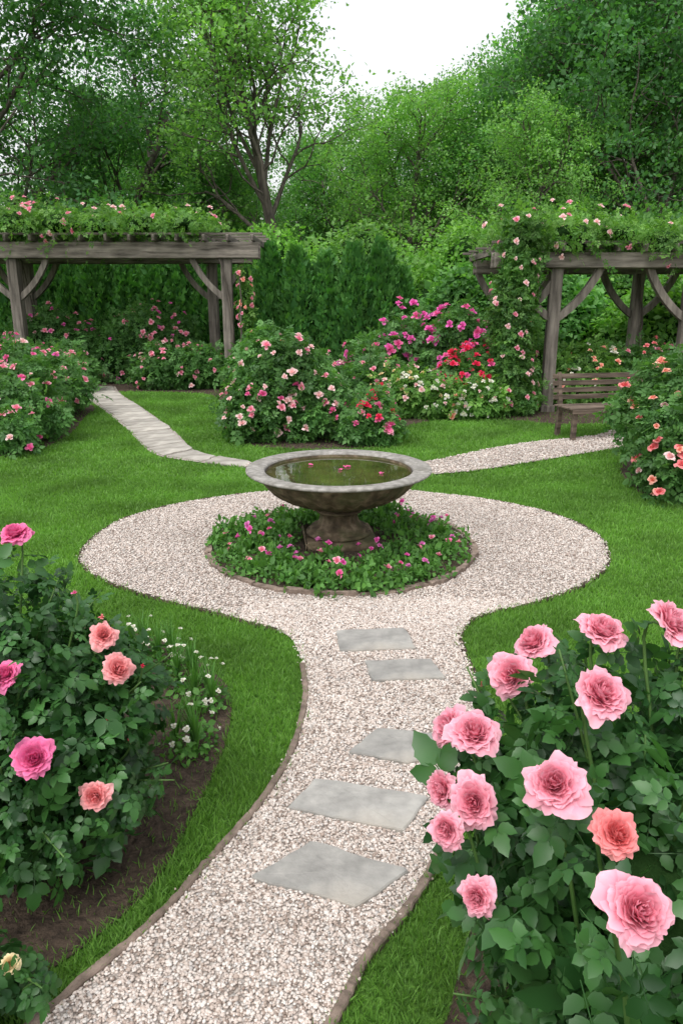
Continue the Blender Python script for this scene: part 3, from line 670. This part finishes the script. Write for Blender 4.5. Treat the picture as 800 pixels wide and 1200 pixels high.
# ------------------------------------------------------------------ pergolas
def brace(mb,p0,p1,bulge,w,n=8,mat=0):
    p0=np.array(p0,float);p1=np.array(p1,float); mid=(p0+p1)/2+np.array(bulge)
    t=np.linspace(0,1,n)[:,None]; C=(1-t)**2*p0+2*t*(1-t)*mid+t**2*p1
    tube(mb,C,w,4,mat,.5,phase=math.pi/4)
def pergola(label,rows,postz,beam_x,beam_z,raft,loc,postw=.17):
    root=obj("pergola",None,loc=loc,label=label,cat="pergola")
    for (x,y) in [p for r in rows for p in r]:
        mb=MB(); box(mb,(0,0,postz/2),(postw,postw,postz),R.normal(0,.03),0,.012,.003); box(mb,(0,0,.06),(postw+.05,postw+.05,.12),0,0,.01)
        obj("post",mb.mesh("post",[W_z],False),root,loc=(x,y,0))
    for ri,r in enumerate(rows):
        x0,x1,y=beam_x[ri]
        for dy in(-1,1):
            mb=MB(); box(mb,(0,0,0),(x1-x0,.065,beam_z[1]-beam_z[0]),0,0,.014,.005)
            obj("beam",mb.mesh("beam",[W_x],False),root,loc=((x0+x1)/2,y+dy*(postw/2+.036),(beam_z[0]+beam_z[1])/2))
        for (px,py) in r:
            for s in(-1,1):
                ex=px+s*.75
                if ex<x0+.05 or ex>x1-.05: continue
                mb=MB(); brace(mb,(0,0,0),(s*.72,0,.85),(s*.12,0,-.12),.08)
                obj("brace",mb.mesh("brace",[W_z],False),root,loc=(px,py,beam_z[0]-.83))
    y0,y1,zr,xs=raft
    for x in xs:
        mb=MB(); box(mb,(0,0,0),(.06,y1-y0,.12),R.normal(0,.01),0,.01,.002)
        obj("rafter",mb.mesh("rafter",[W_y],False),root,loc=(x,(y0+y1)/2,zr))
    for yy in np.linspace(y0+.15,y1-.15,5):
        mb=MB(); box(mb,(0,0,0),(xs[-1]-xs[0]+.4,.05,.045),0,0,.006,.001)
        obj("purlin",mb.mesh("purlin",[W_x],False),root,loc=((xs[0]+xs[-1])/2,yy,zr+.085))
    return root
pergola("weathered timber pergola draped with climbing roses",[[(-2.4,16),(-6.85,16)],[(-3.05,18),(-7.4,18)]],2.70,[(-9.5,-1.7,16),(-9.5,-2.1,18)],(2.68,3.0),(15.6,18.5,3.063,np.arange(-9.3,-1.7,.5)),(0,0,0),.22)
pergola("weathered timber pergola with roses beside a bench",[[(2.85,12.45),(3.5,12.45),(5.72,12.45)],[(3.4,15.0),(5.85,15.0),(8.6,15.0)]],2.36,[(2.45,9.4,12.45),(2.6,9.6,15.0)],(2.34,2.58),(12.2,15.4,2.643,np.arange(2.6,9.3,.45)),(0,0,0),.19)
def climber(loc,blobs,n,fl,label,seed,trunkpts,size=.12,sprays=140,spl=(.15,.4),mat=None,fs=(.045,.075)):
    root=obj("climbing_rose",None,loc=loc,label=label,cat="climbing rose")
    P,D=blobpts(blobs,n,seed,.45,.3,.05); mb=MB(); leaves(mb,CL,P,D,size,up=.4)
    S,SD=blobpts(blobs,sprays,seed+3,.95,.3,.1)
    r=np.random.default_rng(seed); 
    for p,d in zip(S,SD):
        L=r.uniform(*spl); dd=nrm(d+np.array([0,0,.6])+r.normal(0,.4,3)); m=7
        pp=p+dd*np.linspace(0,L,m)[:,None]+np.array([0,0,-1])*(np.linspace(0,1,m)[:,None]**2)*L*.4
        leaves(mb,CL,pp,np.tile(dd,(m,1)),size*.7)
    core(mb,blobs,seed,1,.5)
    for tp in trunkpts: 
        ms=MB(); c=catmull(tp,False,6)+r.normal(0,.012,(len(tp)*6-5,3)); tube(ms,c,np.linspace(.035,.012,len(c)),6)
        obj("stem",ms.mesh("stem",[M_bark]),root)
    obj("foliage",mb.mesh("foliage",[mat or M_vine,M_core]),root)
    tot=sum(c for c,_ in fl); FP,FD=blobpts(blobs,tot,seed+7,.98,.3,.2,True); i=0
    for c,mt in fl:
        for _ in range(c):
            obj("flower",rose(2,mt,_%2),root,loc=FP[i]+FD[i]*.07,rot=quat(FD[i]+np.array([0,-.3,.3])+r.normal(0,.2,3)),scale=r.uniform(*fs)); i+=1
bl=[(x,y,3.34+R.normal(0,.06),.7,.85,.28+R.random()*.18) for x in np.arange(-9.2,-2.4,.85) for y in (16.05,17.6)]
climber((0,0,0),bl,10000,[(55,'blush'),(38,'pink')],"climbing rose with pale pink blooms over pergola top",101,[[(-2.5,15.85,0),(-2.3,15.85,1.2),(-2.5,15.85,2.6),(-3.0,16,3.2)],[(-7.5,17.8,0),(-7.3,17.8,1.5),(-7.5,17.8,3.1)]],sprays=300,fs=(.05,.085))
bl=[(x,y,2.83+R.normal(0,.05),.58,.74,.24+R.random()*.16) for x in np.arange(3.0,9.4,.72) for y in (12.6,14.4)]
climber((0,0,0),bl,9000,[(55,'blush'),(40,'pink')],"climbing rose with blush blooms over pergola beams",102,[[(5.9,14.9,0),(5.95,14.85,1.2),(5.8,14.9,2.6)]],sprays=260,spl=(.12,.35))
bl=[(2.80+.07*math.sin(z*3),12.22,z,.31+.05*math.sin(z*5),.36,.36) for z in np.arange(.25,2.9,.28)]+[(2.75,12.1,.25,.42,.4,.3)]
climber((0,0,0),bl,8500,[(28,'blush'),(22,'pink')],"leafy climbing rose forming a column round a post",104,[[(2.85,12.2,0),(2.7,12.2,1.0),(2.9,12.25,2.0),(3.1,12.4,2.8)]],size=.105,sprays=110,spl=(.08,.25),mat=M_vined,fs=(.035,.06))
bl=[(-2.0,15.9,z,.13,.16,.28) for z in np.arange(1.3,2.5,.35)]
climber((0,0,0),bl,420,[(12,'pink'),(10,'peach')],"climbing rose shoots hugging a pergola post",103,[[(-2.15,15.75,0),(-2.1,15.7,1.2),(-2.1,15.75,2.4)]],sprays=14,spl=(.08,.2))
# ------------------------------------------------------------------ bench
root=obj("garden_bench",None,loc=(3.66,9.96,.02),rot=(0,0,rad(13)),label="weathered wooden slatted bench facing the garden",cat="bench")
L=1.42
mb=MB()
for i in range(5): box(mb,(0,-.2+i*.095,.425),(L,.075,.024),0,0,.005,.001)
box(mb,(0,-.235,.385),(L-.06,.025,.055),0,0,.006)
obj("seat",mb.mesh("seat",[B_x],False),root)
mb=MB()
for i in range(4): box(mb,(0,.235+i*.022,.53+i*.092),(L,.02,.066),0,0,.005,.001)
obj("backrest",mb.mesh("backrest",[B_x],False),root)
for sx in(-1,1):
    x=sx*(L/2-.1)
    mb=MB(); box(mb,(0,0,.20),(.06,.07,.40),0,0,.008); obj("leg",mb.mesh("leg",[B_x],False),root,loc=(x,-.18,0))
    mb=MB(); tube(mb,[(0,.02,0),(0,.0,.4),(0,.05,.62),(0,.095,.86)],[.042,.042,.036,.03],4,0,.5,phase=math.pi/4); obj("leg",mb.mesh("leg",[B_x],False),root,loc=(x,.22,0))
    mb=MB(); box(mb,(0,0,.0),(.045,.42,.05),0,0,.008); obj("rail",mb.mesh("rail",[B_x],False),root,loc=(x,.02,.375))
# ------------------------------------------------------------------ hedges & trees
def arbor(seed,H,W,n):
    r=np.random.default_rng(seed); t=r.random(n)**.9; a=r.random(n)*6.283
    prof=lambda t:np.interp(t,[0,.08,.3,.6,.8,.92,1],[.85,1,1.05,.88,.60,.32,.06])*W/2
    rr=prof(t)*(1+.12*np.sin(a*5+t*9)+.10*np.sin(a*9-t*17))*(.80+.26*r.random(n))
    P=np.stack([rr*np.cos(a),rr*np.sin(a),t*H],1); D=nrm(np.stack([np.cos(a),np.sin(a),np.full(n,.25)],1))
    mb=MB(); d=nrm(D*.5+np.array([0,0,1.])+r.normal(0,.3,(n,3)))
    nn=nrm(D+np.array([0,0,.5])+r.normal(0,.4,(n,3)))
    scatter(mb,LF[0]*np.array([.9,1,1]),LF[1],P,frames(d,nn),.12*r.lognormal(0,.3,n))
    tt=np.linspace(0,1,9)
    c=np.stack([0*tt,0*tt,tt*H*.96],1); tube(mb,c,prof(tt)*.74+.01,12,1)
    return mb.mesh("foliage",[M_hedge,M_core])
AR=[arbor(1,3.1,1.0,6000),arbor(2,2.95,.95,6000)]
mtr=MB(); tube(mtr,[(0,0,0),(0,0,.5),(0,0,1)],.06,6); TRK=mtr.mesh("trunk",[M_bark])
def put_arbor(x,y,s,i):
    o=obj("arborvitae",None,loc=(x,y,0),rot=(0,0,i*1.3),scale=(s,s,s*R.uniform(.95,1.04)),label="tall dense green arborvitae hedge tree",cat="arborvitae",group="arborvitae hedge trees")
    obj("trunk",TRK,o); obj("foliage",AR[i%2],o)
for i,(x,y) in enumerate([(-1.65,17.7),(-1.0,17.4),(-.35,17.5),(.28,17.3),(.9,17.5),(1.42,17.9)]): put_arbor(x,y,[.96,1.03,.96,1.04,1.01,.9][i],i)
for i,x in enumerate(np.arange(-9.4,-2.3,.75)): put_arbor(x,20.0+.1*math.sin(i*3),1.05,i)
def make_tree(seed,H,lmat,n1=11,n2=6,n3=4,per=55,leaf=.17,spread=1.0,clus=.3,low=.28):
    r=np.random.default_rng(seed); mt=MB(); tips=[]
    def br(p,d,L,rad_,lev):
        n=6; pts=[p]; dd=d
        for i in range(n):
            dd=nrm(dd+r.normal(0,.10+.05*lev,3)+np.array([0,0,.06 if lev else .02])); pts.append(pts[-1]+dd*L/n)
        pts=np.array(pts); tube(mt,pts,np.linspace(rad_,rad_*.45,n+1),[10,7,5,4][lev],0,.5)
        if lev==3: tips.append(pts[3:]); return
        if lev==2: tips.append(pts[5:])
        c=[n1,n2,n3][lev]
        for j in range(c):
            t=(low+(1-low)*(j+r.random()*.6)/c) if lev==0 else .3+.7*(j+r.random())/c
            t=min(t,1); f=t*n; i=min(int(f),n-1); q=pts[i]+(pts[i+1]-pts[i])*(f-i)
            axis=nrm(pts[i+1]-pts[i]); a=j*2.4+r.random()*1.2
            ref=nrm(np.cross(axis,[.3,.2,1.] if abs(axis[2])<.9 else [1,0,0])); ref2=np.cross(axis,ref)
            ang=[r.uniform(.7,1.15)*spread*(1-.45*t),r.uniform(.6,1.0),r.uniform(.5,1.1)][lev]
            nd=nrm(axis*math.cos(ang)+(ref*math.cos(a)+ref2*math.sin(a))*math.sin(ang))
            br(q,nd,L*[.52*(1.15-.55*t),.55,.5][lev],rad_*[.42,.5,.5][lev]*(1-.3*t),lev+1)
    br(np.array([0.,0,0]),np.array([0.,0,1]),H*.80,H*.018,0)
    P=np.concatenate([np.repeat(t.mean(0)[None],per,0)+r.normal(0,clus,(per,3))*np.array([1,1,.6]) for t in tips])
    mb=MB(); n=len(P); D=nrm(r.normal(0,1,(n,3))+np.array([0,0,.5]))
    leaves(mb,LF,P,D,leaf,up=.5,rn=.5,droop=.2,var=.2)
    return mt.mesh("trunk",[M_bark]),mb.mesh("crown",[lmat])
T={ 'airy':make_tree(1,11,M_tl,13,7,4,50,.12,.9,.28,.3),
    'dense':make_tree(2,12,M_tm,13,7,4,60,.14,1.1,.32,.12),
    'dark':make_tree(3,13,M_td,13,7,4,64,.15,1.1,.34,.12),
    'mid':make_tree(4,11,M_tl,12,7,4,58,.13,1.05,.30,.15)}
def tree(kd,x,y,s,rz,label,grp="trees behind the garden"):
    o=obj("tree",None,loc=(x,y,0),rot=(0,0,rz),scale=s,label=label,cat="tree",group=grp)
    obj("trunk",T[kd][0],o); obj("crown",T[kd][1],o)
tree('airy',-1.9,26,1.18,.5,"tall light green tree with visible forked branches")
for i,(kd,x,y,s) in enumerate([('dark',-12.6,28,1.08),('dark',-10.2,32,.98),('dense',-17.5,34,1.05),('dense',-9.4,36,.80),('mid',-5.9,36,.70),
  ('mid',2.4,33,.92),('dense',5.2,34,.90),('dense',.6,38,.85),('mid',8.4,36,1.08),('dark',11.2,26.5,1.08),('dark',14.6,31,1.15),('mid',6.9,27,.70),('dense',11.5,38,1.2),('dense',-2.2,42,.80),('dense',-14,42,1.0),('dark',3.6,42,.92),('dense',-4.6,33,.62),('dense',8.8,30,.90)]):
    tree(kd,x,y,s,i*1.7,{'dark':"broad dark green leafy tree",'dense':"full mid green leafy tree",'mid':"light green leafy tree with rounded crown"}[kd])
def shrub(x,y,w,h,mat,n,seed,label,leaf=.13):
    root=obj("shrub",None,loc=(x,y,0),label=label,cat="shrub",group="leafy shrubs at the wood edge")
    bl=[(0,0,h*.45,w*.5,w*.45,h*.5),(-w*.28,0,h*.35,w*.35,w*.35,h*.38),(w*.25,-.1,h*.42,w*.36,w*.35,h*.42),(0,0,h*.75,w*.28,w*.28,h*.27)]
    P,D=blobpts(bl,n,seed,.7,.32); mb=MB(); leaves(mb,LF,P,D,leaf); core(mb,bl,seed,1,.64)
    obj("foliage",mb.mesh("foliage",[mat,M_core]),root)
    ms=MB(); tube(ms,[(0,0,0),(0,0,h*.4)],.05,6); obj("stem",ms.mesh("stem",[M_bark]),root)
sh=[(-5.0,23,3.6,4.2,M_lime),(-8.0,23.5,4,4.0,M_tm),(-11.5,23,4.5,4.3,M_td),(-2.2,22,3.4,3.9,M_lime),(.6,21.5,3.6,4.0,M_tl),(3.4,20.5,3.4,3.8,M_lime),(6.0,20.5,3.8,4.1,M_lime),(8.5,20,4,4.2,M_tm),(11.5,21,4.5,4.6,M_td),(2.6,16.8,2.0,2.6,M_tm),(4.6,17.3,2.4,2.8,M_tm),(6.8,16.4,2.6,2.2,M_lime),(8.8,16,2.6,2.1,M_lime),(-13,19,4,3.2,M_tm)]
for i,(x,y,w,h,mt) in enumerate(sh): shrub(x,y,w,h,mt,8000,200+i,{M_lime:"bright lime green leafy shrub",M_tm:"mid green leafy shrub",M_td:"dark green leafy shrub",M_tl:"light green leafy shrub"}[mt])
bl=[(x,48+3*math.sin(x),4.5,3.6,3,4.6+1.4*math.sin(x*.7+1)) for x in np.arange(-36,37,3.6)]
P,D=blobpts(bl,60000,301,.7,.3); mb=MB(); leaves(mb,LF,P,D,.32); core(mb,bl,301,1,.55)
obj("woodland",mb.mesh("woodland",[M_tm,M_core]),kind="stuff",label="distant dense green woodland",cat="woodland")
# ------------------------------------------------------------------ light
w=bpy.data.worlds.new("World"); scene.world=w; w.use_nodes=True; nt=w.node_tree
bg=nt.nodes["Background"]
EL,RO=62,-150
sky=nt.nodes.new("ShaderNodeTexSky"); sky.sky_type='NISHITA'; sky.sun_disc=False; sky.sun_elevation=rad(EL); sky.sun_rotation=rad(RO); sky.dust_density=4; sky.air_density=1.5
hs=nt.nodes.new("ShaderNodeHueSaturation"); hs.inputs["Saturation"].default_value=.15; hs.inputs["Value"].default_value=1.85
nt.links.new(sky.outputs[0],hs.inputs["Color"]); nt.links.new(hs.outputs[0],bg.inputs[0]); bg.inputs[1].default_value=.15
sl=bpy.data.lights.new("sun","SUN"); sl.energy=.95; sl.angle=rad(40); sl.color=(1,.985,.95)
so=bpy.data.objects.new("sun",sl); COL.objects.link(so)
az=rad(RO); dirv=Vector((math.sin(az)*math.cos(rad(EL)),math.cos(az)*math.cos(rad(EL)),math.sin(rad(EL))))
so.rotation_euler=dirv.to_track_quat('Z','Y').to_euler()
scene.view_settings.view_transform='Standard'; scene.view_settings.look='None'; scene.view_settings.exposure=0
cam=bpy.data.cameras.new("camera"); co=bpy.data.objects.new("camera",cam); COL.objects.link(co)
co.location=(0,0,1.8); co.rotation_euler=(rad(90-16.1),0,0)
cam.sensor_fit='VERTICAL'; cam.sensor_height=36; cam.lens=25.5; cam.clip_end=800; cam.clip_start=.05
scene.camera=co
